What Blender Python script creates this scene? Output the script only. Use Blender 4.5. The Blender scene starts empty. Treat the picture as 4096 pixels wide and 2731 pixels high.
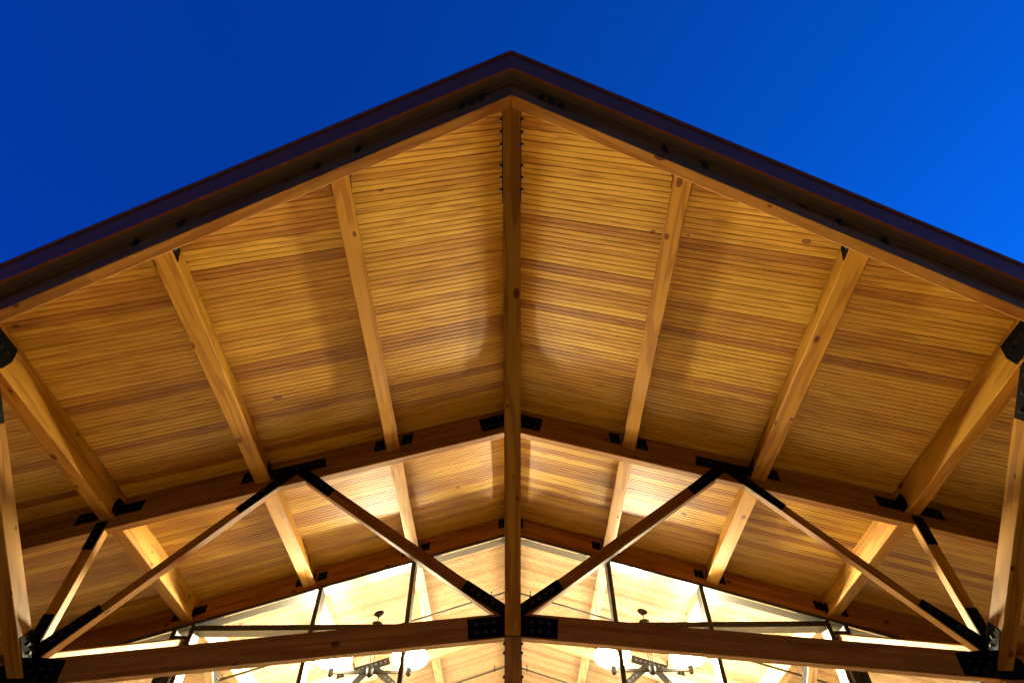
import bpy, bmesh, math, random
from mathutils import Vector, Matrix
random.seed(7)
V = Vector
S = bpy.context.scene
C = S.collection

# ------------------------------------------------------------------ camera
F_PX, TH, ROLL, YAW, X0 = 2406.97, 0.8550, -0.0123, -0.0114, -0.0491
cam = bpy.data.cameras.new('camera'); cam_o = bpy.data.objects.new('camera', cam); C.objects.link(cam_o)
cam.sensor_width = 36.0; cam.lens = F_PX / 4096 * 36.0; cam.clip_start = 0.05; cam.clip_end = 2000
r_ = V((math.cos(YAW), math.sin(YAW), 0)); fh = V((-math.sin(YAW), math.cos(YAW), 0)); zz = V((0, 0, 1))
fw = fh * math.cos(TH) + zz * math.sin(TH); up_ = -fh * math.sin(TH) + zz * math.cos(TH)
xc = r_ * math.cos(ROLL) + up_ * math.sin(ROLL); yc = -r_ * math.sin(ROLL) + up_ * math.cos(ROLL)
cam_o.matrix_world = Matrix(((xc.x, yc.x, -fw.x, X0), (xc.y, yc.y, -fw.y, 0), (xc.z, yc.z, -fw.z, 0), (0, 0, 0, 1)))
S.camera = cam_o

# ------------------------------------------------------------------ sky at dusk
SKY_STRENGTH = 1.05         # times the deep blue tint below, about 0.1 of the untinted sky
SUN_EL, SUN_ROT = math.radians(4), math.radians(60)
w = bpy.data.worlds.new('World'); S.world = w; w.use_nodes = True
nt = w.node_tree; nt.nodes.clear()
sky = nt.nodes.new('ShaderNodeTexSky'); sky.sky_type = 'NISHITA'; sky.sun_disc = False
sky.sun_elevation = SUN_EL; sky.sun_rotation = SUN_ROT; sky.altitude = 300; sky.ozone_density = 3.0; sky.dust_density = 0.5
tint = nt.nodes.new('ShaderNodeMix'); tint.data_type = 'RGBA'; tint.blend_type = 'MULTIPLY'; tint.inputs[0].default_value = 1.0
# tungsten white balance turns the dusk sky deep blue; it deepens away from the afterglow on the right
tcw = nt.nodes.new('ShaderNodeTexCoord'); sepw = nt.nodes.new('ShaderNodeSeparateXYZ'); mrw = nt.nodes.new('ShaderNodeMapRange')
mrw.inputs[1].default_value = -1.0; mrw.inputs[2].default_value = 1.0
rmp = nt.nodes.new('ShaderNodeValToRGB'); rmp.color_ramp.interpolation = 'B_SPLINE'
rmp.color_ramp.elements[0].position = 0.12; rmp.color_ramp.elements[0].color = (0.004, 0.055, 0.31, 1)
rmp.color_ramp.elements[1].position = 0.90; rmp.color_ramp.elements[1].color = (0.004, 0.165, 0.525, 1)
mid_ = rmp.color_ramp.elements.new(0.5); mid_.color = (0.004, 0.16, 0.55, 1)
nt.links.new(tcw.outputs['Generated'], sepw.inputs[0]); nt.links.new(sepw.outputs[0], mrw.inputs[0]); nt.links.new(mrw.outputs[0], rmp.inputs[0])
nt.links.new(rmp.outputs[0], tint.inputs[7])
bg = nt.nodes.new('ShaderNodeBackground'); bg.inputs[1].default_value = SKY_STRENGTH
wo = nt.nodes.new('ShaderNodeOutputWorld')
nt.links.new(sky.outputs[0], tint.inputs[6]); nt.links.new(tint.outputs[2], bg.inputs[0]); nt.links.new(bg.outputs[0], wo.inputs[0])

S.view_settings.view_transform = 'Standard'; S.view_settings.look = 'None'
S.view_settings.exposure = 0.0; S.view_settings.gamma = 1.0; S.view_settings.use_curve_mapping = False
S.cycles.max_bounces = 8; S.cycles.diffuse_bounces = 4; S.cycles.glossy_bounces = 3; S.cycles.transparent_max_bounces = 16
S.cycles.sample_clamp_indirect = 6.0
LAMP_STRENGTH = 4900.0
LID_STRENGTH = 120.0
LAMP_COLOR = (1.0, 0.83, 0.54, 1)

# ------------------------------------------------------------------ materials
def new_mat(name):
    m = bpy.data.materials.new(name); m.use_nodes = True
    n = m.node_tree; n.nodes.clear()
    out = n.nodes.new('ShaderNodeOutputMaterial'); b = n.nodes.new('ShaderNodeBsdfPrincipled')
    n.links.new(b.outputs[0], out.inputs[0])
    return m, n, b, out
def nd(n, t, **k):
    x = n.nodes.new('ShaderNode' + t)
    for a, v in k.items(): setattr(x, a, v)
    return x
def mth(n, op, a, b=None):
    x = nd(n, 'Math', operation=op)
    for i, v in enumerate((a, b)):
        if v is None: continue
        if hasattr(v, 'type'): n.links.new(v, x.inputs[i])
        else: x.inputs[i].default_value = v
    return x.outputs[0]
def ramp(n, fac, stops, interp='LINEAR'):
    x = nd(n, 'ValToRGB'); x.color_ramp.interpolation = interp
    e = x.color_ramp.elements
    while len(e) < len(stops): e.new(0.5)
    for el, (p, c) in zip(e, stops): el.position = p; el.color = c if len(c) == 4 else (*c, 1)
    n.links.new(fac, x.inputs[0]); return x.outputs[0]
def mixc(n, blend, fac, a, b):
    x = nd(n, 'Mix', data_type='RGBA', blend_type=blend)
    for i, v in ((0, fac), (6, a), (7, b)):
        if hasattr(v, 'type'): n.links.new(v, x.inputs[i])
        else: x.inputs[i].default_value = v if i == 0 or len(v) == 4 else (*v, 1)
    return x.outputs[2]
def wood(name, tones, grain_dark=0.55, rough=0.42, knots=0.0, lams=0.0, bump=0.25, contour=16.0, cscale=(0.55, 6.0, 6.0), spec=0.5):
    m, n, b, out = new_mat(name)
    tc = nd(n, 'TexCoord'); oi = nd(n, 'ObjectInfo'); ge = nd(n, 'NewGeometry')
    rnd = mth(n, 'FRACT', mth(n, 'ADD', mth(n, 'MULTIPLY', oi.outputs['Random'], 7.31), ge.outputs['Random Per Island']))
    comb = nd(n, 'CombineXYZ')
    n.links.new(mth(n, 'MULTIPLY', rnd, 91.7), comb.inputs[0]); n.links.new(mth(n, 'MULTIPLY', rnd, 37.1), comb.inputs[1]); n.links.new(mth(n, 'MULTIPLY', rnd, 13.9), comb.inputs[2])
    va = nd(n, 'VectorMath', operation='ADD'); n.links.new(tc.outputs['Object'], va.inputs[0]); n.links.new(comb.outputs[0], va.inputs[1])
    co = va.outputs[0]
    def scaled(s):
        x = nd(n, 'VectorMath', operation='MULTIPLY'); n.links.new(co, x.inputs[0]); x.inputs[1].default_value = s; return x.outputs[0]
    def noise(s, detail=2.0, rg=0.5, scale=1.0):
        x = nd(n, 'TexNoise'); x.inputs['Scale'].default_value = scale; x.inputs['Detail'].default_value = detail; x.inputs['Roughness'].default_value = rg
        n.links.new(scaled(s), x.inputs['Vector']); return x.outputs[0]
    tone = ramp(n, rnd, tones, 'LINEAR')
    if lams > 0:                                   # glue-laminated layers with finger-jointed lengths
        sx = nd(n, 'SeparateXYZ'); n.links.new(co, sx.inputs[0])
        lz = mth(n, 'FLOOR', mth(n, 'DIVIDE', sx.outputs[2], lams))
        lx = mth(n, 'FLOOR', mth(n, 'ADD', mth(n, 'MULTIPLY', sx.outputs[0], 0.45), mth(n, 'MULTIPLY', lz, 0.37)))
        cx = nd(n, 'CombineXYZ'); n.links.new(lx, cx.inputs[0]); n.links.new(lz, cx.inputs[1])
        wn = nd(n, 'TexWhiteNoise'); wn.noise_dimensions = '2D'; n.links.new(cx.outputs[0], wn.inputs['Vector'])
        tone = mixc(n, 'MULTIPLY', 1.0, tone, ramp(n, wn.outputs['Value'], [(0, (0.80, 0.76, 0.72)), (1, (1.12, 1.10, 1.08))]))
    n1 = noise(cscale, 2.0, 0.45)
    wav = mth(n, 'SINE', mth(n, 'MULTIPLY', n1, contour * 6.283))
    late = ramp(n, wav, [(0.30, (1, 1, 1)), (0.92, (grain_dark, grain_dark * 0.86, grain_dark * 0.70))])
    fib = noise((2.2, 90, 90), 3.0, 0.6)
    fibc = ramp(n, fib, [(0.25, (0.80, 0.78, 0.74)), (0.75, (1.14, 1.14, 1.14))])
    pat = noise((1.1, 3.0, 3.0), 3.0, 0.55)
    patc = ramp(n, pat, [(0.25, (0.84, 0.82, 0.79)), (0.75, (1.10, 1.10, 1.10))])
    col = mixc(n, 'MULTIPLY', 1.0, tone, late); col = mixc(n, 'MULTIPLY', 1.0, col, fibc); col = mixc(n, 'MULTIPLY', 0.85, col, patc)
    hgt = fib
    if knots > 0:
        vo = nd(n, 'TexVoronoi'); vo.inputs['Scale'].default_value = 3.4; vo.inputs['Randomness'].default_value = 1.0
        n.links.new(scaled((0.75, 1.3, 1.3)), vo.inputs['Vector'])
        sp = nd(n, 'SeparateColor'); n.links.new(vo.outputs['Color'], sp.inputs[0])
        rad = mth(n, 'MULTIPLY', mth(n, 'GREATER_THAN', sp.outputs[0], 1.0 - knots), mth(n, 'ADD', mth(n, 'MULTIPLY', sp.outputs[1], 0.10), 0.07))
        kd = mth(n, 'DIVIDE', vo.outputs['Distance'], mth(n, 'MAXIMUM', rad, 0.0001))
        kf = ramp(n, kd, [(0.0, (0.24, 0.13, 0.06)), (0.62, (0.42, 0.26, 0.14)), (0.78, (0.2, 0.11, 0.05)), (1.0, (1, 1, 1))])
        col = mixc(n, 'MULTIPLY', 1.0, col, kf)
    n.links.new(col, b.inputs['Base Color']); b.inputs['Specular IOR Level'].default_value = spec
    rr = nd(n, 'MapRange'); rr.inputs[3].default_value = rough - 0.10; rr.inputs[4].default_value = rough + 0.14
    n.links.new(pat, rr.inputs[0]); n.links.new(rr.outputs[0], b.inputs['Roughness'])
    bp = nd(n, 'Bump'); bp.inputs['Strength'].default_value = bump; bp.inputs['Distance'].default_value = 0.004
    n.links.new(hgt, bp.inputs['Height']); n.links.new(bp.outputs[0], b.inputs['Normal'])
    return m
M = {}
M['board'] = wood('board_fir', [(0.0, (0.26, 0.105, 0.008)), (0.09, (0.31, 0.135, 0.010)), (0.18, (0.42, 0.222, 0.017)), (0.55, (0.475, 0.272, 0.025)), (0.82, (0.52, 0.315, 0.036)), (0.93, (0.38, 0.180, 0.013)), (1.0, (0.32, 0.135, 0.010))],
                  grain_dark=0.74, rough=0.42, knots=0.08, bump=0.3, contour=5.0, cscale=(0.55, 9.0, 9.0), spec=0.36)
M['beam'] = wood('beam_fir', [(0.0, (0.34, 0.162, 0.010)), (1.0, (0.40, 0.20, 0.016))], grain_dark=0.74, rough=0.5, knots=0.8, contour=4.0, cscale=(0.5, 6, 6), spec=0.14)
M['brace'] = wood('brace_fir', [(0.0, (0.25, 0.12, 0.010)), (1.0, (0.30, 0.148, 0.014))], grain_dark=0.70, rough=0.55, knots=0.8, contour=4.0, cscale=(0.5, 6, 6), spec=0.10)
M['glulam'] = wood('glulam_fir', [(0.0, (0.22, 0.098, 0.013)), (1.0, (0.275, 0.128, 0.019))], grain_dark=0.78, rough=0.55, knots=0.45, lams=0.038, contour=3.0, cscale=(0.5, 5, 5), spec=0.10)
# less orange indoors; base colour also darkened to offset the strong lamp light
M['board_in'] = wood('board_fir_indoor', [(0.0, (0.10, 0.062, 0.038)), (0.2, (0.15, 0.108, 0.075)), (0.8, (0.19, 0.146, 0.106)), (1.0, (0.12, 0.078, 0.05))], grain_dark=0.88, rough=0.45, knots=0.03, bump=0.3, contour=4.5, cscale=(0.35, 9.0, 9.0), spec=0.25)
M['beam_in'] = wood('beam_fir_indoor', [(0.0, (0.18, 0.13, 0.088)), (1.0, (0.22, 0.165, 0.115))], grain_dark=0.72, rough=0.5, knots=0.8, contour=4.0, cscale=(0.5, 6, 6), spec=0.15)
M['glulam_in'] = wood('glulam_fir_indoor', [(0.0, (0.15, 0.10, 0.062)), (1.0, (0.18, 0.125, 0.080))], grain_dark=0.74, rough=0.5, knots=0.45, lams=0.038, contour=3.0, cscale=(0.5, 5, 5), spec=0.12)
def metal(name, col, rough, metallic=0.0, spec=0.5, noise_amt=0.15):
    m, n, b, out = new_mat(name)
    tc = nd(n, 'TexCoord'); no = nd(n, 'TexNoise'); no.inputs['Scale'].default_value = 9; no.inputs['Detail'].default_value = 4
    n.links.new(tc.outputs['Object'], no.inputs['Vector'])
    n.links.new(ramp(n, no.outputs[0], [(0.3, tuple(c * (1 - noise_amt) for c in col)), (0.7, tuple(c * (1 + noise_amt) for c in col))]), b.inputs['Base Color'])
    mr = nd(n, 'MapRange'); mr.inputs[3].default_value = max(0.05, rough - 0.1); mr.inputs[4].default_value = rough + 0.1
    n.links.new(no.outputs[0], mr.inputs[0]); n.links.new(mr.outputs[0], b.inputs['Roughness'])
    b.inputs['Metallic'].default_value = metallic; b.inputs['Specular IOR Level'].default_value = spec
    return m
M['steel'] = metal('black_steel', (0.003, 0.0027, 0.0024), 0.6, 0.0, 0.035)
M['bolt'] = metal('bolt_steel', (0.016, 0.0145, 0.013), 0.5, 0.0, 0.12)
M['frame'] = metal('dark_bronze_frame', (0.030, 0.028, 0.026), 0.32, 0.3)
M['frame_in'] = metal('grey_frame_return', (0.022, 0.021, 0.019), 0.5, 0.0, 0.1)
M['fascia'] = metal('dark_bronze_fascia', (0.20, 0.055, 0.012), 0.6, 0.0, 0.12)
M['soffit'] = metal('soffit_bronze', (0.060, 0.035, 0.022), 0.6)
M['roofing'] = metal('roof_metal', (0.05, 0.04, 0.04), 0.5)
M['pipe'] = metal('pipe_steel', (0.02, 0.018, 0.016), 0.45, 0.0, 0.25)
M['bronze'] = metal('lamp_bronze', (0.0006, 0.00045, 0.0003), 0.6, 0.0, 0.01)
M['wall'] = metal('plaster', (0.40, 0.31, 0.19), 0.9, 0, 0.2, 0.05)
M['floor'] = metal('floor_tile', (0.66, 0.53, 0.34), 0.5, 0, 0.4, 0.12)
M['paving'] = metal('paving_concrete', (0.30, 0.21, 0.085), 0.85, 0, 0.3, 0.15)
M['sky_blocker'] = metal('sky_blocker_dark', (0.030, 0.038, 0.018), 0.95, 0, 0.1, 0.4)  # dark foliage colour for the added ring that blocks low sky
def glass():
    m, n, b, out = new_mat('window_glass'); n.nodes.remove(b)
    tr = nd(n, 'BsdfTransparent'); tr.inputs[0].default_value = (0.93, 0.95, 0.94, 1)
    gl = nd(n, 'BsdfGlossy'); gl.inputs['Roughness'].default_value = 0.02
    fr = nd(n, 'Fresnel'); fr.inputs[0].default_value = 1.45
    mx = nd(n, 'MixShader'); n.links.new(fr.outputs[0], mx.inputs[0]); n.links.new(tr.outputs[0], mx.inputs[1]); n.links.new(gl.outputs[0], mx.inputs[2])
    n.links.new(mx.outputs[0], out.inputs[0]); return m
M['glass'] = glass()
def lampglass(name, st):
    m, n, b, out = new_mat(name); n.nodes.remove(b)
    e = nd(n, 'Emission'); e.inputs[0].default_value = LAMP_COLOR; e.inputs[1].default_value = st
    n.links.new(e.outputs[0], out.inputs[0]); return m
M['lamp'] = lampglass('lit_lamp_glass', LAMP_STRENGTH); M['lid'] = lampglass('added_lid_glow', LID_STRENGTH)

# ------------------------------------------------------------------ helpers
MW = {}                                                  # world matrices while building
def link(name, me, mat, parent=None, mw=None):
    o = bpy.data.objects.new(name, me); C.objects.link(o)
    if mat is not None and not me.materials: me.materials.append(M[mat])
    mw = mw or Matrix.Identity(4)
    if parent is not None: o.parent = parent; o.matrix_local = MW[parent.name].inverted() @ mw
    else: o.matrix_local = mw
    MW[o.name] = mw.copy()
    return o
def tag(o, label, cat, group=None, kind=None):
    if label: o['label'] = label
    if cat: o['category'] = cat
    if group: o['group'] = group
    if kind: o['kind'] = kind
    return o
def thing(name, label, cat, loc=(0, 0, 0), group=None):
    o = bpy.data.objects.new(name, None); C.objects.link(o); o.location = loc; MW[o.name] = Matrix.Translation(V(loc)); o.empty_display_size = 0.2
    return tag(o, label, cat, group)
def frame(ex, hint=V((0, 1, 0))):
    ex = V(ex).normalized(); ey = hint - ex * hint.dot(ex)
    if ey.length < 1e-4: ey = V((1, 0, 0)) - ex * ex.x
    ey.normalize(); ez = ex.cross(ey); return ex, ey, ez
def prism_verts(prof, O, ey, ez, ex, p0, p1):
    """profile points O+a*ey+b*ez swept along ex between the planes p0 and p1 (point, normal)"""
    out = []
    for (pp, pn) in (p0, p1):
        for a, b in prof:
            q = O + ey * a + ez * b; t = (V(pp) - q).dot(V(pn)) / V(ex).dot(V(pn)); out.append(q + V(ex) * t)
    return out
def sweep(name, prof, O, ex, ey, ez, p0, p1, mat, parent=None, hint=V((0, 1, 0))):
    O, ex, ey, ez = V(O), V(ex), V(ey), V(ez)
    vs = prism_verts(prof, O, ey, ez, ex, p0, p1); n = len(prof)
    fx, fy, fz = frame(ex, hint)
    org = (vs[0] + vs[n]) * 0.5
    mw = Matrix(((fx.x, fy.x, fz.x, org.x), (fx.y, fy.y, fz.y, org.y), (fx.z, fy.z, fz.z, org.z), (0, 0, 0, 1)))
    inv = mw.inverted()
    me = bpy.data.meshes.new(name)
    faces = [[i, (i + 1) % n, n + (i + 1) % n, n + i] for i in range(n)] + [list(range(n))[::-1], list(range(n, 2 * n))]
    me.from_pydata([inv @ v for v in vs], [], faces)
    bm = bmesh.new(); bm.from_mesh(me); bmesh.ops.recalc_face_normals(bm, faces=bm.faces[:]); bm.to_mesh(me); bm.free()
    return link(name, me, mat, parent, mw)
def chamfer(w_, d_, c=0.006, y0=None, z0=0.0):
    """rectangle with eased arrises: width w_ (centred unless y0), depth d_ above z0"""
    a = -w_ / 2 if y0 is None else y0; b = a + w_
    return [(a + c, z0), (b - c, z0), (b, z0 + c), (b, z0 + d_ - c), (b - c, z0 + d_), (a + c, z0 + d_), (a, z0 + d_ - c), (a, z0 + c)]
def box(name, lo, hi, mat, parent=None):
    lo, hi = V(lo), V(hi)
    return sweep(name, chamfer(hi.y - lo.y, hi.z - lo.z, min(0.004, 0.2 * min(hi.y - lo.y, hi.z - lo.z)), 0.0), (lo.x, lo.y, lo.z), (1, 0, 0), (0, 1, 0), (0, 0, 1), ((lo.x, 0, 0), (1, 0, 0)), ((hi.x, 0, 0), (1, 0, 0)), mat, parent)
def vpost(name, x0, x1, y0, y1, z0, z1, mat, parent=None, c=0.005):
    return sweep(name, chamfer(x1 - x0, y1 - y0, c, 0.0), (x0, y0, z0), (0, 0, 1), (1, 0, 0), (0, 1, 0), ((0, 0, z0), (0, 0, 1)), ((0, 0, z1), (0, 0, 1)), mat, parent)
def bolt_mesh():
    me = bpy.data.meshes.new('bolt'); bm = bmesh.new()
    def cyl(r, h, z, seg):
        a = [bm.verts.new((r * math.cos(i * 2 * math.pi / seg), r * math.sin(i * 2 * math.pi / seg), z)) for i in range(seg)]
        b = [bm.verts.new((v.co.x * 0.94, v.co.y * 0.94, z + h)) for v in a]
        for i in range(seg): bm.faces.new((a[i], a[(i + 1) % seg], b[(i + 1) % seg], b[i]))
        bm.faces.new(b)
    cyl(0.023, 0.004, -0.001, 10); cyl(0.0165, 0.016, 0.003, 6)
    bm.to_mesh(me); bm.free(); me.materials.append(M['bolt']); return me
BOLT = bolt_mesh()
def plate(parent, O, u, v, poly, th, bolts=(), n=None, name='gusset_plate', mat='steel', bs=1.0):
    O, u, v = V(O), V(u).normalized(), V(v).normalized(); n = V(n) if n is not None else u.cross(v)
    n.normalize(); k = len(poly)
    me = bpy.data.meshes.new(name)
    vs = [u * a + v * b for a, b in poly] + [u * a + v * b + n * th for a, b in poly]
    me.from_pydata(vs, [], [list(range(k))[::-1], list(range(k, 2 * k))] + [[i, (i + 1) % k, k + (i + 1) % k, k + i] for i in range(k)])
    bm = bmesh.new(); bm.from_mesh(me); bmesh.ops.recalc_face_normals(bm, faces=bm.faces[:]); bmesh.ops.triangulate(bm, faces=[f for f in bm.faces if len(f.verts) > 4]); bm.to_mesh(me); bm.free()
    o = link(name, me, mat, parent, Matrix.Translation(O))
    fx, fy, fz = u, n.cross(u), n
    for a, b in bolts:
        q = O + u * a + v * b + n * th
        bo = bpy.data.objects.new('bolt', BOLT); C.objects.link(bo); bo.parent = o
        loc = q - O
        bo.matrix_local = Matrix(((fx.x * bs, fy.x * bs, fz.x * bs, loc.x), (fx.y * bs, fy.y * bs, fz.y * bs, loc.y), (fx.z * bs, fy.z * bs, fz.z * bs, loc.z), (0, 0, 0, 1)))
    return o
def lathe(name, prof, mat, parent, loc, seg=28, smooth=True):
    me = bpy.data.meshes.new(name); bm = bmesh.new(); rings = []
    for r, z in prof: rings.append([bm.verts.new((r * math.cos(i * 2 * math.pi / seg), r * math.sin(i * 2 * math.pi / seg), z)) for i in range(seg)])
    for a, b in zip(rings, rings[1:]):
        for i in range(seg):
            try: bm.faces.new((a[i], a[(i + 1) % seg], b[(i + 1) % seg], b[i]))
            except ValueError: pass
    bmesh.ops.remove_doubles(bm, verts=bm.verts[:], dist=1e-5); bmesh.ops.recalc_face_normals(bm, faces=bm.faces[:])
    bm.to_mesh(me); bm.free()
    for p in me.polygons: p.use_smooth = smooth
    return link(name, me, mat, parent, Matrix.Translation(V(loc)))
def tube(name, A, B, r, mat, parent, seg=10):
    A, B = V(A), V(B)
    prof = [(r * math.cos(i * 2 * math.pi / seg), r * math.sin(i * 2 * math.pi / seg)) for i in range(seg)]
    ex, ey, ez = frame(B - A)
    o = sweep(name, prof, A, ex, ey, ez, (A, ex), (B, ex), mat, parent)
    for p in o.data.polygons: p.use_smooth = len(p.vertices) == 4
    return o

# ------------------------------------------------------------------ dimensions
ZR, m_ = 6.46, 0.3084                                    # board underside at the ridge, roof pitch
ca = 1 / math.sqrt(1 + m_ * m_); sa = m_ * ca
sp = 0.3046                                              # how far the prow falls back per metre of half width
EAVE = 9.0; Y_BACK = 20.4; Y_T1, Y_T2, Y_W = 7.0, 14.0, 9.976
GROUND = -1.6
WORD = {-1: 'left', 1: 'right'}
PURL = ((1.722, 5.623, 0.194, True), (3.464, 5.074, 0.205, True), (5.347, 4.4955, 0.20, False))

# ------------------------------------------------------------------ ground and floor
def sheet(name, x0, x1, y0, y1, z, mat):
    me = bpy.data.meshes.new(name); me.from_pydata([(x0, y0, z), (x1, y0, z), (x1, y1, z), (x0, y1, z)], [], [(0, 1, 2, 3)])
    o = link(name, me, mat); o['kind'] = 'structure'; return o
sheet('ground', -400, 400, -400, 400, GROUND - 0.004, 'paving')
sheet('interior_floor', -8.9, 8.9, 9.9, 21, GROUND, 'floor')

# unseen ring of high ground, added to cut the low blue sky light
hv, hf = [], []
NH = 72
for k in range(NH):
    a = 2 * math.pi * k / NH
    for r, h in ((170, GROUND - 0.5), (230, 22 + 7 * math.sin(a * 3 + 1) + 4 * math.sin(a * 7)), (330, 78 + 16 * math.sin(a * 2 + 0.5) + 9 * math.sin(a * 5 + 2) + 4 * math.sin(a * 11)), (380, 70)):
        hv.append((r * math.sin(a), r * math.cos(a), h))
for k in range(NH):
    for q in range(3): hf.append((k * 4 + q, ((k + 1) % NH) * 4 + q, ((k + 1) % NH) * 4 + q + 1, k * 4 + q + 1))
me = bpy.data.meshes.new('sky_blocker_ring'); me.from_pydata(hv, [], hf)
link('sky_blocker_ring', me, 'sky_blocker')['kind'] = 'structure'

# ------------------------------------------------------------------ roof
roof = thing('gable_roof', 'prow-ended gable roof with amber board ceiling and dark bronze fascia', 'roof', (0, 7, 6.4))
BW = 0.128
BPROF = [(0.0013, 0.040), (0.0013, 0.0085), (0.0058, 0.0), (0.0598, 0.0), (0.0627, 0.0062), (0.0653, 0.0062), (0.0682, 0.0), (0.1222, 0.0), (0.1267, 0.0085), (0.1267, 0.040)]
YB = 2.09
IPROF = [(0.0045, 0.040), (0.0045, 0.012), (0.0085, 0.0), (0.0575, 0.0), (0.061, 0.010), (0.067, 0.010), (0.0705, 0.0), (0.1195, 0.0), (0.1235, 0.012), (0.1235, 0.040)]   # wider joints indoors
joined = {'v': [], 'f': []}
for sg in (-1, 1):
    ex = V((sg * ca, 0, -sa)); nrm = V((sg * sa, 0, ca))
    y = 2.15; row = 0
    while y < Y_BACK:
        xlim = (y - YB) / sp
        O = V((0, y, ZR))
        if y < Y_W + 0.1:
            cut = xlim < EAVE
            xmax = min(EAVE, xlim)
            brk = [0.0]
            for X in (PURL[0][0], PURL[1][0], PURL[2][0]):
                if X < xmax - 0.7 and random.random() < 0.30: brk.append(X + 0.0)
            for i, xa in enumerate(brk):
                last = i == len(brk) - 1
                p0 = ((sg * (xa + 0.0006), 0, 0), (1, 0, 0))
                if last and cut: p1 = ((0, YB, 0), (sg * sp, -1, 0))
                elif last: p1 = ((sg * EAVE, 0, 0), (1, 0, 0))
                else: p1 = ((sg * (brk[i + 1] - 0.0006), 0, 0), (1, 0, 0))
                sweep('ceiling_board', BPROF, O + nrm * random.uniform(0, 0.0015), ex, (0, 1, 0), nrm, p0, p1, 'board', roof)
        else:
            base = len(joined['v'])
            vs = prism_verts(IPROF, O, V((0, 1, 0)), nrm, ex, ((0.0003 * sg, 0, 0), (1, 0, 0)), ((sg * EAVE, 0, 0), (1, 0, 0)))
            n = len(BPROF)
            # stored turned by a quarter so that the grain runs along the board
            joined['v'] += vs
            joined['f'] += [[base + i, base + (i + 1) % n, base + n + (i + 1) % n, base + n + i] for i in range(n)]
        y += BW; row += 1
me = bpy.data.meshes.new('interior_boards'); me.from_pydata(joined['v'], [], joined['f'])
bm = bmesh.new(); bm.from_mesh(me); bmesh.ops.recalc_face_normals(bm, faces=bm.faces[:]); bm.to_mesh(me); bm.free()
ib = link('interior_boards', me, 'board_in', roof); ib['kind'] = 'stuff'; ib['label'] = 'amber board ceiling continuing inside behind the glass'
for sg in (-1, 1):
    # roof body above the boards
    vs = []
    for z0 in (0.052, 0.40):
        for (x, yy) in ((0, 2.03), (EAVE, 2.03 + sp * EAVE), (EAVE, Y_BACK), (0, Y_BACK)):
            vs.append((sg * x, yy, ZR - m_ * x + z0))
    me = bpy.data.meshes.new('roof_slope')
    me.from_pydata(vs, [], [(0, 1, 2, 3), (4, 7, 6, 5), (0, 4, 5, 1), (1, 5, 6, 2), (2, 6, 7, 3), (3, 7, 4, 0)])
    o = link('roof_slope', me, 'roofing', roof)
    ex = V((sg, sp, -m_))
    # fascia with two shallow grooves, drip edge on top, soffit behind
    pr = [(0, 0), (0, .155), (.006, .158), (.006, .166), (0, .169), (0, .325), (.006, .328), (.006, .336), (0, .339), (0, .500), (.03, .500), (.03, 0)]
    p0 = ((0.0, 0, 0), (1, 0, 0)); p1 = ((sg * (EAVE + 0.1), 0, 0), (1, 0, 0))
    fo = sweep('fascia', pr, (0, 1.885, 6.35), ex, (0, 1, 0), (0, 0, 1), p0, p1, 'fascia', roof)
    sweep('drip_edge', [(-0.022, 0.462), (-0.022, 0.512), (0.05, 0.530), (0.05, 0.503), (-0.006, 0.503), (-0.006, 0.462)], (0, 1.885, 6.35), ex, (0, 1, 0), (0, 0, 1), p0, p1, 'fascia', fo)
    sweep('soffit', [(0.0305, 0.004), (0.1475, 0.004), (0.1475, 0.03), (0.0305, 0.03)], (0, 1.885, 6.35), ex, (0, 1, 0), (0, 0, 1), p0, p1, 'soffit', roof)
    sweep('soffit_trim', [(0.112, -0.012), (0.1465, -0.012), (0.1465, 0.0035), (0.112, 0.0035)], (0, 1.885, 6.35), ex, (0, 1, 0), (0, 0, 1), p0, p1, 'soffit', roof)

# ------------------------------------------------------------------ prow rafters
for sg in (-1, 1):
    t = thing('prow_rafter', 'laminated timber rafter along the %s edge of the roof prow' % WORD[sg], 'rafter', (0, 2.03, 6.0), 'rafters along the prow')
    ex = V((sg, sp, -m_))
    sweep('rafter', chamfer(0.123, 0.455, 0.006, 0.0), (0, 2.032, 5.99), ex, (0, 1, 0), (0, 0, 1), ((sg * 0.0012, 0, 0), (1, 0, 0)), ((sg * EAVE, 0, 0), (1, 0, 0)), 'glulam', t)
    # through-bolt washers on the outer face, in pairs beside each purlin
    u = V((sg, sp, -m_)).normalized(); nn = V((sg * sp, -1, 0)).normalized()
    for xs in ((0.30, 0.40, 0.50), (PURL[0][0] - 0.2, PURL[0][0] + 0.2), (PURL[1][0] - 0.22, PURL[1][0] + 0.22), (PURL[2][0] - 0.25, PURL[2][0] - 0.12, PURL[2][0] + 0.2)):
        for x in xs:
            O = V((sg * x, 2.032 + sp * x, 5.99 - m_ * x + 0.20))
            plate(t, O, u, (0, 0, 1), [(-.026, .0), (.026, .0), (.026, .10), (-.026, .10)], 0.006, [(0, 0.018), (0, 0.075)], nn, 'washer_plate', 'steel', 1.5)

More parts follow.
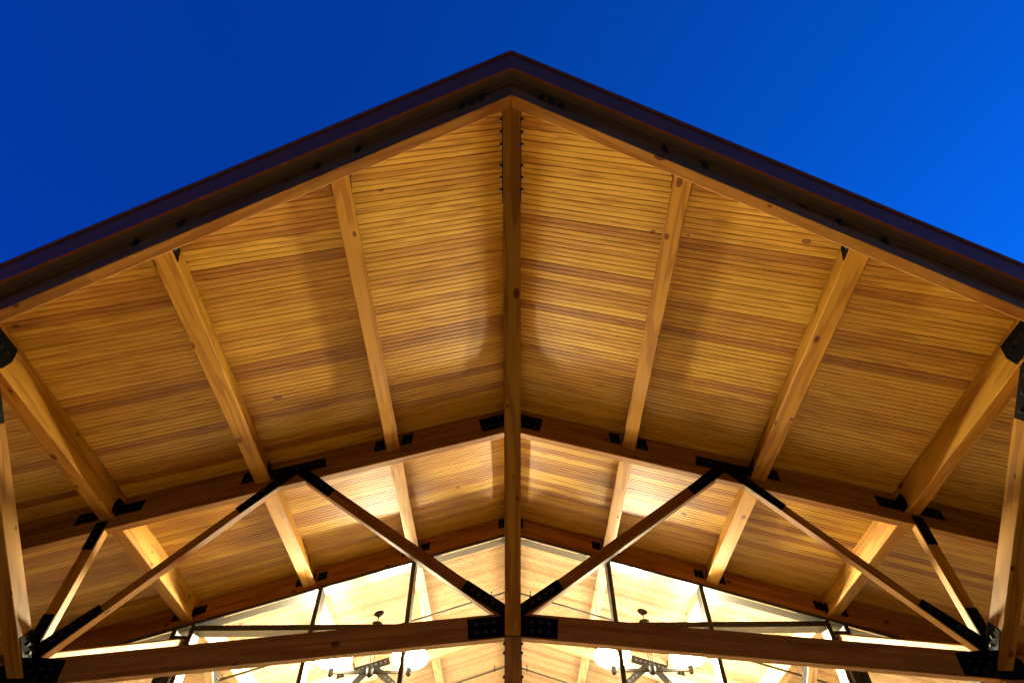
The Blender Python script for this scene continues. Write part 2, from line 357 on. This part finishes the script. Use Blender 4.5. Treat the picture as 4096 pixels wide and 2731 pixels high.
# ------------------------------------------------------------------ hanger brackets
def chord_brackets(parent, Yf, sg, X, Z, hw, w_in, w_out, lo, hi, nb=2, sides=(-1, 1)):
    for side in sides:
        ww = w_out if side > 0 else w_in
        a, b = X + side * (hw + 0.002), X + side * (hw + ww)
        def zz_(x, o): return Z - m_ * (x - X) + o
        poly = [(sg * a, zz_(a, lo)), (sg * b, zz_(b, lo)), (sg * b, zz_(b, hi)), (sg * a, zz_(a, hi))]
        bl = []
        if nb == 2:
            x = X + side * (hw + ww * 0.62); bl = [(sg * x, zz_(x, lo + 0.25 * (hi - lo))), (sg * x, zz_(x, lo + 0.75 * (hi - lo)))]
        else:
            for f in (0.45, 0.78):
                x = X + side * (hw + ww * f); bl.append((sg * x, zz_(x, lo + 0.5 * (hi - lo))))
        plate(parent, (0, Yf, 0), (1, 0, 0), (0, 0, 1), poly, 0.009, bl, (0, -1, 0), 'hanger_plate')
def side_plate(parent, sg, X, Z, hw, canted, ya, yb, side, lo=0.03, hi=0.24, point=True):
    """steel side of the hanger on the purlin's flank from ya (at the carrying timber) to yb"""
    nrm = V((sg * sa, 0, ca)) if canted else V((0, 0, 1)); lat = V((sg * ca, 0, -sa)) if canted else V((sg, 0, 0))
    O = V((sg * X, ya, Z)) + lat * (side * hw)
    L = yb - ya; mid = (lo + hi) / 2
    poly = [(0, lo), (L * 0.8, lo), (L, mid), (L * 0.8, hi), (0, hi)] if point else [(0, lo), (L, lo), (L, hi), (0, hi)]
    plate(parent, O, (0, 1, 0), nrm, poly, 0.008, [(L * 0.45, lo + 0.25 * (hi - lo)), (L * 0.45, lo + 0.75 * (hi - lo))], lat * side, 'hanger_side')

# ------------------------------------------------------------------ purlins, bay by bay
def bay_label(i, sg, bay):
    pos = ('innermost', 'middle', 'outermost')[i]
    return {0: '%s purlin of the %s slope under the open porch ceiling', 1: '%s purlin of the %s slope between truss and glazed wall',
            2: '%s purlin of the %s slope just inside the glass', 3: '%s purlin of the %s slope beyond the indoor truss'}[bay] % (pos, WORD[sg])
def ridge_label(bay):
    return ('ridge beam of the open porch behind the centre brace', 'ridge beam between the porch truss and the glazed wall', 'ridge beam just inside the glass', 'ridge beam beyond the indoor truss')[bay]
GRP = ('porch purlins', 'purlins between truss and glass', 'indoor purlins', 'far indoor purlins')
ENDS = ((None, Y_T1 - 0.002), (Y_T1 + 0.122, Y_W - 0.002), (Y_W + 0.142, Y_T2 - 0.002), (Y_T2 + 0.122, Y_BACK))
for bay, (ya, yb) in enumerate(ENDS):
    for sg in (-1, 1):
        for i, (X, Z, wd, canted) in enumerate(PURL):
            y0 = 2.150 + sp * X if ya is None else ya
            t = thing('purlin', bay_label(i, sg, bay), 'purlin', (sg * X, y0, Z), GRP[bay])
            if canted: ey, ez, d = V((sg * ca, 0, -sa)), V((sg * sa, 0, ca)), (ZR - m_ * X - Z) * ca + 0.003
            else: ey, ez, d = V((sg, 0, 0)), V((0, 0, 1)), ZR - m_ * (X - wd / 2) - Z + 0.003
            p0 = ((0, 2.153, 0), (sg * sp, -1, 0)) if ya is None else ((0, ya, 0), (0, 1, 0))
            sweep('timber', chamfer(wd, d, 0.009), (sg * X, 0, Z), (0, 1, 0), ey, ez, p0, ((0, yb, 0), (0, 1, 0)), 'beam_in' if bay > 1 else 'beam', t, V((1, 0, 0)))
            hw = wd / 2
            if bay in (0, 2):      # hung from a truss
                Yf = (Y_T1 if bay == 0 else Y_T2)
                if i == 0: chord_brackets(t, Yf, sg, X, Z, hw, 0.15, 0.19, 0.065, 0.245)
                elif i == 1: chord_brackets(t, Yf, sg, X, Z, hw, 0.12, 0.20, 0.06, 0.24, 2, (1,))
                else: chord_brackets(t, Yf, sg, X, Z, hw, 0.28, 0.29, 0.03, 0.185, 3)
                for side in (-1, 1): side_plate(t, sg, X, Z, hw, canted, Yf - 0.002, Yf - 0.17, side, 0.04, 0.25)
            if bay == 1:           # hung from the wall rafter
                chord_brackets(t, Y_W, sg, X, Z, hw, 0.15, 0.14, 0.06, 0.20)
                for side in (-1, 1): side_plate(t, sg, X, Z, hw, canted, Y_W - 0.002, Y_W - 0.13, side, 0.05, 0.20)
            if bay == 2:
                for side in (-1, 1): side_plate(t, sg, X, Z, hw, canted, Y_W + 0.3, Y_W + 0.75, side, 0.03, 0.26)
            if bay == 0:           # steel at the prow rafter
                if i < 2:
                    for side in (-1, 1):
                        ys = 2.153 + sp * (X + side * hw)
                        side_plate(t, sg, X, Z, hw, canted, ys, ys + 0.21, side, 0.02, 0.26, False)
                else:
                    for side in (-1, 1):
                        ys = 2.153 + sp * (X + side * hw)
                        O = V((sg * (X + side * hw), ys, Z))
                        plate(t, O, (0, 1, 0), (0, 0, 1), [(0, 0.02), (0.52, 0.02), (0.56, 0.16), (0.52, 0.30), (0, 0.28)], 0.008, [(0.44, 0.17), (0.34, 0.17), (0.24, 0.17)], (sg * side, 0, 0), 'hanger_side')
    t = thing('ridge_beam', ridge_label(bay), 'beam', (0, 2.15 if ya is None else ya, 6.17))
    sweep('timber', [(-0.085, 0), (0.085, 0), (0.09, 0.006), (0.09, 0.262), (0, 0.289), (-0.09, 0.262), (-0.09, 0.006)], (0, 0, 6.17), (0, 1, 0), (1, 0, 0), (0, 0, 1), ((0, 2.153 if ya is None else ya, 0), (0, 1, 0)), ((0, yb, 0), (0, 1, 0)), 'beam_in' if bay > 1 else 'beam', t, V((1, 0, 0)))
    if bay == 1:
        for side in (-1, 1):
            plate(t, (0, Y_W, 0), (1, 0, 0), (0, 0, 1), [(side * 0.092, 6.20), (side * 0.23, 6.17), (side * 0.23, 6.35), (side * 0.092, 6.38)], 0.009, [(side * 0.17, 6.23), (side * 0.17, 6.32)], (0, -1, 0), 'hanger_plate')

# ------------------------------------------------------------------ trusses
def truss(Y, label, colz):
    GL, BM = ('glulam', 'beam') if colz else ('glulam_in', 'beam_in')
    t = thing('timber_truss', label, 'truss', (0, Y, GROUND if colz else 2.9))
    for sg in (-1, 1):
        ex = V((sg, 0, -m_))
        sweep('top_chord', chamfer(0.12, 0.464, 0.006, 0.0), (0, Y, 5.9924), ex, (0, 1, 0), (0, 0, 1), ((sg * 0.001, 0, 0), (1, 0, 0)), ((sg * EAVE, 0, 0), (1, 0, 0)), GL, t)
        ex = V((sg, 0, -0.0925))
        sweep('tie_beam', chamfer(0.114, 0.28, 0.006, 0.0), (0, Y + 0.003, 2.955), ex, (0, 1, 0), (0, 0, 1), ((sg * 0.001, 0, 0), (1, 0, 0)), ((sg * 5.66, 0, 0), (1, 0, 0)), GL, t)
        for (xa, za, xb, zb, dp) in ((0.02, 3.165, 2.98, 5.258, 0.148), (3.20, 5.15, 5.37, 2.69, 0.112)):
            A, B = V((sg * xa, Y + 0.008, za)), V((sg * xb, Y + 0.008, zb)); e = (B - A).normalized(); up = V((0, 0, 1)) - e * e.z; up.normalize()
            sweep('diagonal_web', chamfer(0.104, dp, 0.006, 0.0, -dp / 2), A, e, (0, 1, 0), up, (A, e), (B, e), GL, t)
        vpost('end_post', sg * 5.385 - 0.073, sg * 5.385 + 0.073, Y + 0.005, Y + 0.115, 2.47, 4.40, BM, t)
        mir = lambda pts: [(sg * -x, z) for x, z in pts]
        Yp = Y
        def gp(pts, bl, O=0.0): plate(t, (0, Yp + 0.003 - O, 0), (1, 0, 0), (0, 0, 1), mir(pts), 0.011, mir(bl), (0, -1, 0))
        gp([(-0.495, 6.205), (-0.004, 6.362), (-0.004, 6.102), (-0.43, 5.975)], [(-0.40, 6.17), (-0.29, 6.205), (-0.18, 6.24), (-0.37, 6.05), (-0.26, 6.085), (-0.15, 6.12)], 0.003)
        gp([(-3.465, 5.259), (-2.69, 5.488), (-2.642, 5.341), (-2.867, 5.273), (-2.433, 4.947), (-2.515, 4.83), (-3.031, 5.21), (-3.615, 4.575), (-3.705, 4.655), (-3.285, 5.144), (-3.41, 5.115)],
           [(-3.325, 5.23), (-3.24, 5.257), (-3.142, 5.287), (-3.047, 5.314), (-2.96, 5.343), (-2.857, 5.371), (-2.761, 5.399), (-2.712, 5.077), (-2.631, 5.017), (-2.549, 4.961), (-3.409, 4.923), (-3.473, 4.851), (-3.536, 4.775), (-3.601, 4.7)], 0.003)
        gp([(-5.455, 3.245), (-5.315, 3.245), (-5.315, 2.93), (-4.869, 3.355), (-4.785, 3.278), (-5.22, 2.768), (-4.92, 2.740), (-4.90, 2.51), (-5.62, 2.442), (-5.60, 2.66), (-5.455, 2.80)],
           [(-5.385, 3.153), (-5.39, 3.049), (-5.395, 2.947), (-4.908, 3.256), (-4.978, 3.179), (-5.045, 3.1), (-5.118, 3.022), (-5.183, 2.945), (-5.034, 2.657), (-5.137, 2.645), (-5.239, 2.63), (-5.032, 2.557), (-5.137, 2.539), (-5.244, 2.524)], 0.0)
        gp([(-5.452, 4.44), (-5.318, 4.48), (-5.318, 4.066), (-5.452, 4.066)], [(-5.385, 4.281), (-5.385, 4.177)], 0.003)
        gp([(-0.527, 3.148), (-0.12, 3.19), (-0.158, 3.215), (-0.62, 3.505), (-0.545, 3.628), (-0.004, 3.27), (-0.004, 2.965), (-0.505, 2.925)],
           [(-0.422, 3.096), (-0.324, 3.106), (-0.221, 3.12), (-0.412, 3.002), (-0.31, 3.012), (-0.212, 3.019), (-0.48, 3.50), (-0.40, 3.45), (-0.32, 3.395), (-0.235, 3.34)], 0.0)
        if colz:
            vpost('column', sg * 5.385 - 0.10, sg * 5.385 + 0.10, Y - 0.03, Y + 0.15, GROUND, 2.452, 'beam', t)
    if colz:
        vpost('column', -0.085, 0.085, Y - 0.01, Y + 0.135, GROUND, 2.949, 'beam', t)
        for s2 in (-1, 1):
            plate(t, (s2 * 0.086, Y + 0.06, 0), (0, 1, 0), (0, 0, 1), [(-0.05, 2.45), (0.05, 2.45), (0.05, 2.94), (-0.05, 2.94)], 0.008, [(0, 2.9), (0, 2.8), (0, 2.55)], (s2, 0, 0), 'column_plate')
    return t
truss(Y_T1, 'timber truss of the porch with black gusset plates and centre column', True)
truss(Y_T2, 'indoor timber truss seen through the glass behind the lamps', False)

# ------------------------------------------------------------------ slanting braces
def brace(label, X, ya, za, yb, zb, end0, end1, group, low=True, dep=0.197, wd=0.18, lp=None):
    """lower edge runs from (ya, za) to (yb, zb) in the plane of constant X"""
    t = thing('timber_brace', label, 'brace', (X, ya, za), group)
    A, B = V((X, ya, za)), V((X, yb, zb)); e = (B - A).normalized(); up = V((0, 0, 1)) - e * e.z; up.normalize()
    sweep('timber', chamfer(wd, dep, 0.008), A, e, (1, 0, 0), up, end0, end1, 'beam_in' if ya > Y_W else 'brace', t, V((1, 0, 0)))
    for s2 in (-1, 1):
        n = V((s2, 0, 0)); O = A + n * (wd / 2)
        if low:
            plate(t, O, (0, 1, 0), (0, 0, 1), [(-0.005, 0.01), (-0.005, 0.225), (-0.29, 0.415), (-0.385, 0.275)], 0.010, [(-0.24, 0.275), (-0.155, 0.22), (-0.07, 0.165)], n, 'brace_plate', bs=1.1)
        if lp:
            u = e; L = (B - A).length
            plate(t, A + n * (wd / 2), e, up, [(L - lp[0], 0.02), (L - lp[1], 0.02), (L - lp[1], dep - 0.02), (L - lp[0], dep - 0.02)], 0.008,
                  [(L - lp[0] + (lp[0] - lp[1]) * f, dep / 2) for f in lp[2]], n, 'brace_plate', bs=1.25)
    return t
PLY = lambda y: ((0, y, 0), (0, 1, 0))
sl = 0.64
brace('long centre brace rising from truss tie to the tip of the prow', 0, 6.97, 2.97, 2.17, 2.97 + sl * 4.80, PLY(6.985), PLY(2.10), 'porch braces', False, 0.197, 0.178, (0.92, 0.0, (0.14, 0.27, 0.40, 0.63, 0.76, 0.89)))
brace('centre brace hidden behind the post, from truss tie to glazed wall', 0, 7.15, 3.0, 9.97, 4.55, PLY(7.125), PLY(9.97), 'braces back to the wall', False)
brace('centre brace indoors from far truss towards the glass', 0, 13.97, 2.97, 10.2, 2.97 + sl * 3.77, PLY(13.985), PLY(10.15), 'indoor braces', False)
for sg in (-1, 1):
    X = sg * 5.36
    brace('brace at the %s picture edge rising to the prow rafter' % WORD[sg], X, 7.0, 2.539, 3.80, 2.539 + sl * 3.2, PLY(6.985), ((0, 2.16, 0), (sg * sp, -1, 0)), 'porch braces', True, 0.197, 0.18, (1.0, 0.05, (0.1, 0.3, 0.5, 0.7)))
    brace('brightly lit brace behind the %s end of the truss tie' % WORD[sg], X, 7.15, 2.655, 9.95, 3.985, PLY(7.125), PLY(9.965), 'braces back to the wall', False)
    brace('indoor brace by the %s window post below the outer purlin' % WORD[sg], X, 14.0, 2.539, 10.90, 2.539 + sl * 3.1, PLY(13.985), ((0, 0, 4.493), (0, 0, 1)), 'indoor braces', True, 0.197, 0.18, (1.1, 0.4, (0.2, 0.5, 0.8)))

# ------------------------------------------------------------------ glazed gable wall
gw = thing('glazed_wall', 'glazed gable wall with dark frames behind the porch truss', 'window wall', (0, Y_W, GROUND))
FD = 0.27
XM = (0.0, 1.73, 3.275, 5.20, 5.48, 8.7)
hz = lambda x: 6.05 - m_ * x
for sg in (-1, 1):
    ex = V((sg, 0, -m_)); p0 = ((sg * 0.001, 0, 0), (1, 0, 0)); p1 = ((sg * EAVE, 0, 0), (1, 0, 0))
    sweep('wall_rafter', chamfer(0.14, 0.357, 0.006, 0.0), (0, Y_W, 6.0991), ex, (0, 1, 0), (0, 0, 1), p0, p1, 'glulam', gw)
    # head frame: black nose outside, grey return inside
    sweep('head_frame', [(0.0, 0.0), (0.06, 0.0), (0.06, 0.047), (0.0, 0.047)], (0, Y_W + 0.004, 6.05), ex, (0, 1, 0), (0, 0, 1), p0, p1, 'frame', gw)
    sweep('head_return', [(0.0605, 0.004), (FD, 0.004), (FD, 0.045), (0.0605, 0.045)], (0, Y_W + 0.004, 6.05), ex, (0, 1, 0), (0, 0, 1), p0, p1, 'frame_in', gw)
def mullion(xa, xb, z0, z1):
    o = vpost('mullion', xa, xb, Y_W + 0.006, Y_W + 0.064, z0, z1, 'frame', gw, 0.003)
    vpost('mullion_return', xa + 0.004, xb - 0.004, Y_W + 0.0645, Y_W + FD, z0, z1, 'frame_in', o, 0.002)
mullion(-0.10, 0.10, GROUND, 6.05)
for sg in (-1, 1):
    for x in (1.69, 3.235, 5.17, 5.45, 7.2):
        xa, xb = sorted((sg * x, sg * (x + 0.072)))
        mullion(xa, xb, GROUND, hz(x + 0.072) + 0.01)
    for (xa, xb) in ((0.101, 1.689), (1.763, 3.234), (3.308, 5.169), (5.243, 5.449)):
        a, b = sorted((sg * xa, sg * xb))
        z0, z1 = (4.345, 4.432) if xa < 5.2 else (4.20, 4.27)
        o = box('transom', (a, Y_W + 0.006, z0), (b, Y_W + 0.064, z1), 'frame', gw)
        box('transom_return', (a, Y_W + 0.0645, z0 + 0.004), (b, Y_W + FD, z1 - 0.004), 'frame_in', o)
    def pane(pts):
        me = bpy.data.meshes.new('pane'); k = len(pts)
        me.from_pydata([(sg * x, Y_W + 0.03, z) for x, z in pts] + [(sg * x, Y_W + 0.042, z) for x, z in pts], [], [list(range(k)), list(range(k, 2 * k))[::-1]] + [[i, (i + 1) % k, k + (i + 1) % k, k + i] for i in range(k)])
        bm = bmesh.new(); bm.from_mesh(me); bmesh.ops.recalc_face_normals(bm, faces=bm.faces[:]); bm.to_mesh(me); bm.free()
        link('pane', me, 'glass', gw)
    for xa, xb in ((0.101, 1.689), (1.763, 3.234), (3.308, 5.169), (5.523, 7.199), (7.273, 8.7)):
        zt = 4.432 if xa < 5.2 else GROUND + 0.02
        za, zb = hz(xa) - 0.001, hz(xb) - 0.001
        if zb > zt + 0.02: pane([(xa, zt), (xb, zt), (xb, zb), (xa, za)])
        if xa < 5.2: pane([(xa, GROUND + 0.02), (xb, GROUND + 0.02), (xb, 4.345), (xa, 4.345)])
    vpost('wall_post', sg * 5.37 - 0.06, sg * 5.37 + 0.06, Y_W + 0.07, Y_W + 0.26, GROUND, 4.19, 'frame', gw)

# ------------------------------------------------------------------ interior shell
iw = thing('interior_wall', 'pale plaster walls closing the hall behind the glass', 'wall', (0, 20.6, GROUND))
me = bpy.data.meshes.new('end_wall'); me.from_pydata([(-8.9, 20.39, GROUND), (8.9, 20.39, GROUND), (8.9, 20.39, ZR - m_ * 8.9 + 0.02), (0, 20.39, ZR + 0.02), (-8.9, 20.39, ZR - m_ * 8.9 + 0.02)], [], [(0, 1, 2, 3, 4)]); link('end_wall', me, 'wall', iw)
for sg in (-1, 1):
    box('side_wall', (sg * 8.8 - 0.08, Y_W + 0.1, GROUND), (sg * 8.8 + 0.08, 20.38, ZR - m_ * 8.9 + 0.02), 'wall', iw)

# ------------------------------------------------------------------ hanging lamps
def chandelier(sg):
    X, Y, Zc, Zh = sg * 2.68, 12.195, ZR - m_ * 2.68, 4.515
    t = thing('hanging_lamp', 'two-bowl bronze hanging lamp behind the glass, %s of the centre post' % WORD[sg], 'lamp', (X, Y, Zc), 'hanging lamps indoors')
    c = lathe('ceiling_canopy', [(0.0, 0.0), (0.098, 0.0), (0.10, -0.014), (0.085, -0.02), (0.082, -0.034), (0.062, -0.042), (0.05, -0.06), (0.02, -0.066), (0.0, -0.066)], 'bronze', t, (X, Y, Zc - 0.002))
    c.matrix_local = c.matrix_local @ Matrix.Rotation(math.atan(m_) * sg, 4, 'Y')
    lathe('ball_joint', [(0.0, 0.02), (0.016, 0.014), (0.02, 0.0), (0.016, -0.014), (0.0, -0.02)], 'bronze', t, (X, Y, Zc - 0.075))
    tube('stem', (X, Y, Zc - 0.07), (X, Y, 5.40), 0.010, 'bronze', t)
    lathe('coupling', [(0.0, 0.03), (0.06, 0.028), (0.10, 0.012), (0.10, -0.01), (0.075, -0.02), (0.075, -0.06), (0.05, -0.09), (0.0, -0.09)], 'bronze', t, (X, Y, 5.42))
    for k in range(3):
        a = k * 2.0944 + 0.3
        tube('rod', (X + 0.045 * math.cos(a), Y + 0.045 * math.sin(a), 5.34), (X + 0.045 * math.cos(a), Y + 0.045 * math.sin(a), 4.58), 0.007, 'bronze', t, 8)
    lathe('hub', [(0.0, 0.075), (0.055, 0.072), (0.068, 0.055), (0.068, -0.05), (0.05, -0.075), (0.02, -0.085), (0.012, -0.105), (0.0, -0.108)], 'bronze', t, (X, Y, Zh))
    for s2 in (-1, 1):
        xa, xb = sorted((X + s2 * 0.06, X + s2 * 0.735))
        box('arm', (xa, Y - 0.016, Zh - 0.035), (xb, Y + 0.016, Zh + 0.025), 'bronze', t)
        Xe = X + s2 * 0.735
        lathe('cup', [(0.0, 0.062), (0.066, 0.062), (0.062, 0.045), (0.045, 0.035), (0.045, -0.055), (0.03, -0.07), (0.012, -0.085), (0.0, -0.086)], 'bronze', t, (Xe, Y, Zh))
        dish = [(0.36 * math.sin(math.radians(a)), 0.24 * (1 - math.cos(math.radians(a)))) for a in (4, 14, 24, 34, 44, 54, 63, 71)]
        lathe('lamp_bowl', dish, 'lamp', t, (Xe, Y, Zh + 0.062), 18)
        r0, z0 = dish[-1]
        lathe('added_lamp_lid', [(r0 + 0.001, z0 + 0.0005), (0.352, z0 + 0.035), (0.35, z0 + 0.07), (0.325, z0 + 0.10), (0.25, z0 + 0.125), (0.0, z0 + 0.14)], 'lid', t, (Xe, Y, Zh + 0.062), 18)  # closing lid added with a weaker glow to limit lamp light on the ceiling
for sg in (-1, 1): chandelier(sg)

# ------------------------------------------------------------------ sprinkler pipes
for Y, z0, zone in ((12.0, 5.985, 'near the lamps'), (15.8, 5.99, 'farther back beyond the indoor truss')):
    for sg in (-1, 1):
        t = thing('sprinkler_pipe', 'thin dark sprinkler pipe under the %s slope, %s' % (WORD[sg], zone), 'pipe', (0, Y, z0), 'sprinkler pipes')
        tube('pipe', (sg * 0.12, Y, z0 - m_ * 0.12), (sg * 7.6, Y, z0 - m_ * 7.6), 0.021, 'pipe', t, 12)
        for X, Z, wd, cn in PURL:
            zb = z0 - m_ * X
            tube('pipe_hanger', (sg * X, Y, zb + 0.015), (sg * X, Y, Z + 0.002), 0.006, 'pipe', t, 6)
            lathe('hanger_ring', [(0.029, -0.012), (0.029, 0.012), (0.024, 0.012), (0.024, -0.012), (0.029, -0.012)], 'bolt', t, (sg * X, Y, zb), 12).matrix_local @= Matrix.Rotation(math.pi / 2, 4, 'Y')
        for x in (0.40, 2.6, 4.4):
            zb = z0 - m_ * x
            lathe('sprinkler_head', [(0.0, 0.10), (0.024, 0.098), (0.006, 0.085), (0.006, 0.05), (0.016, 0.04), (0.016, 0.0), (0.03, -0.02), (0.0, -0.026)], 'bronze', t, (sg * x, Y, zb), 10)
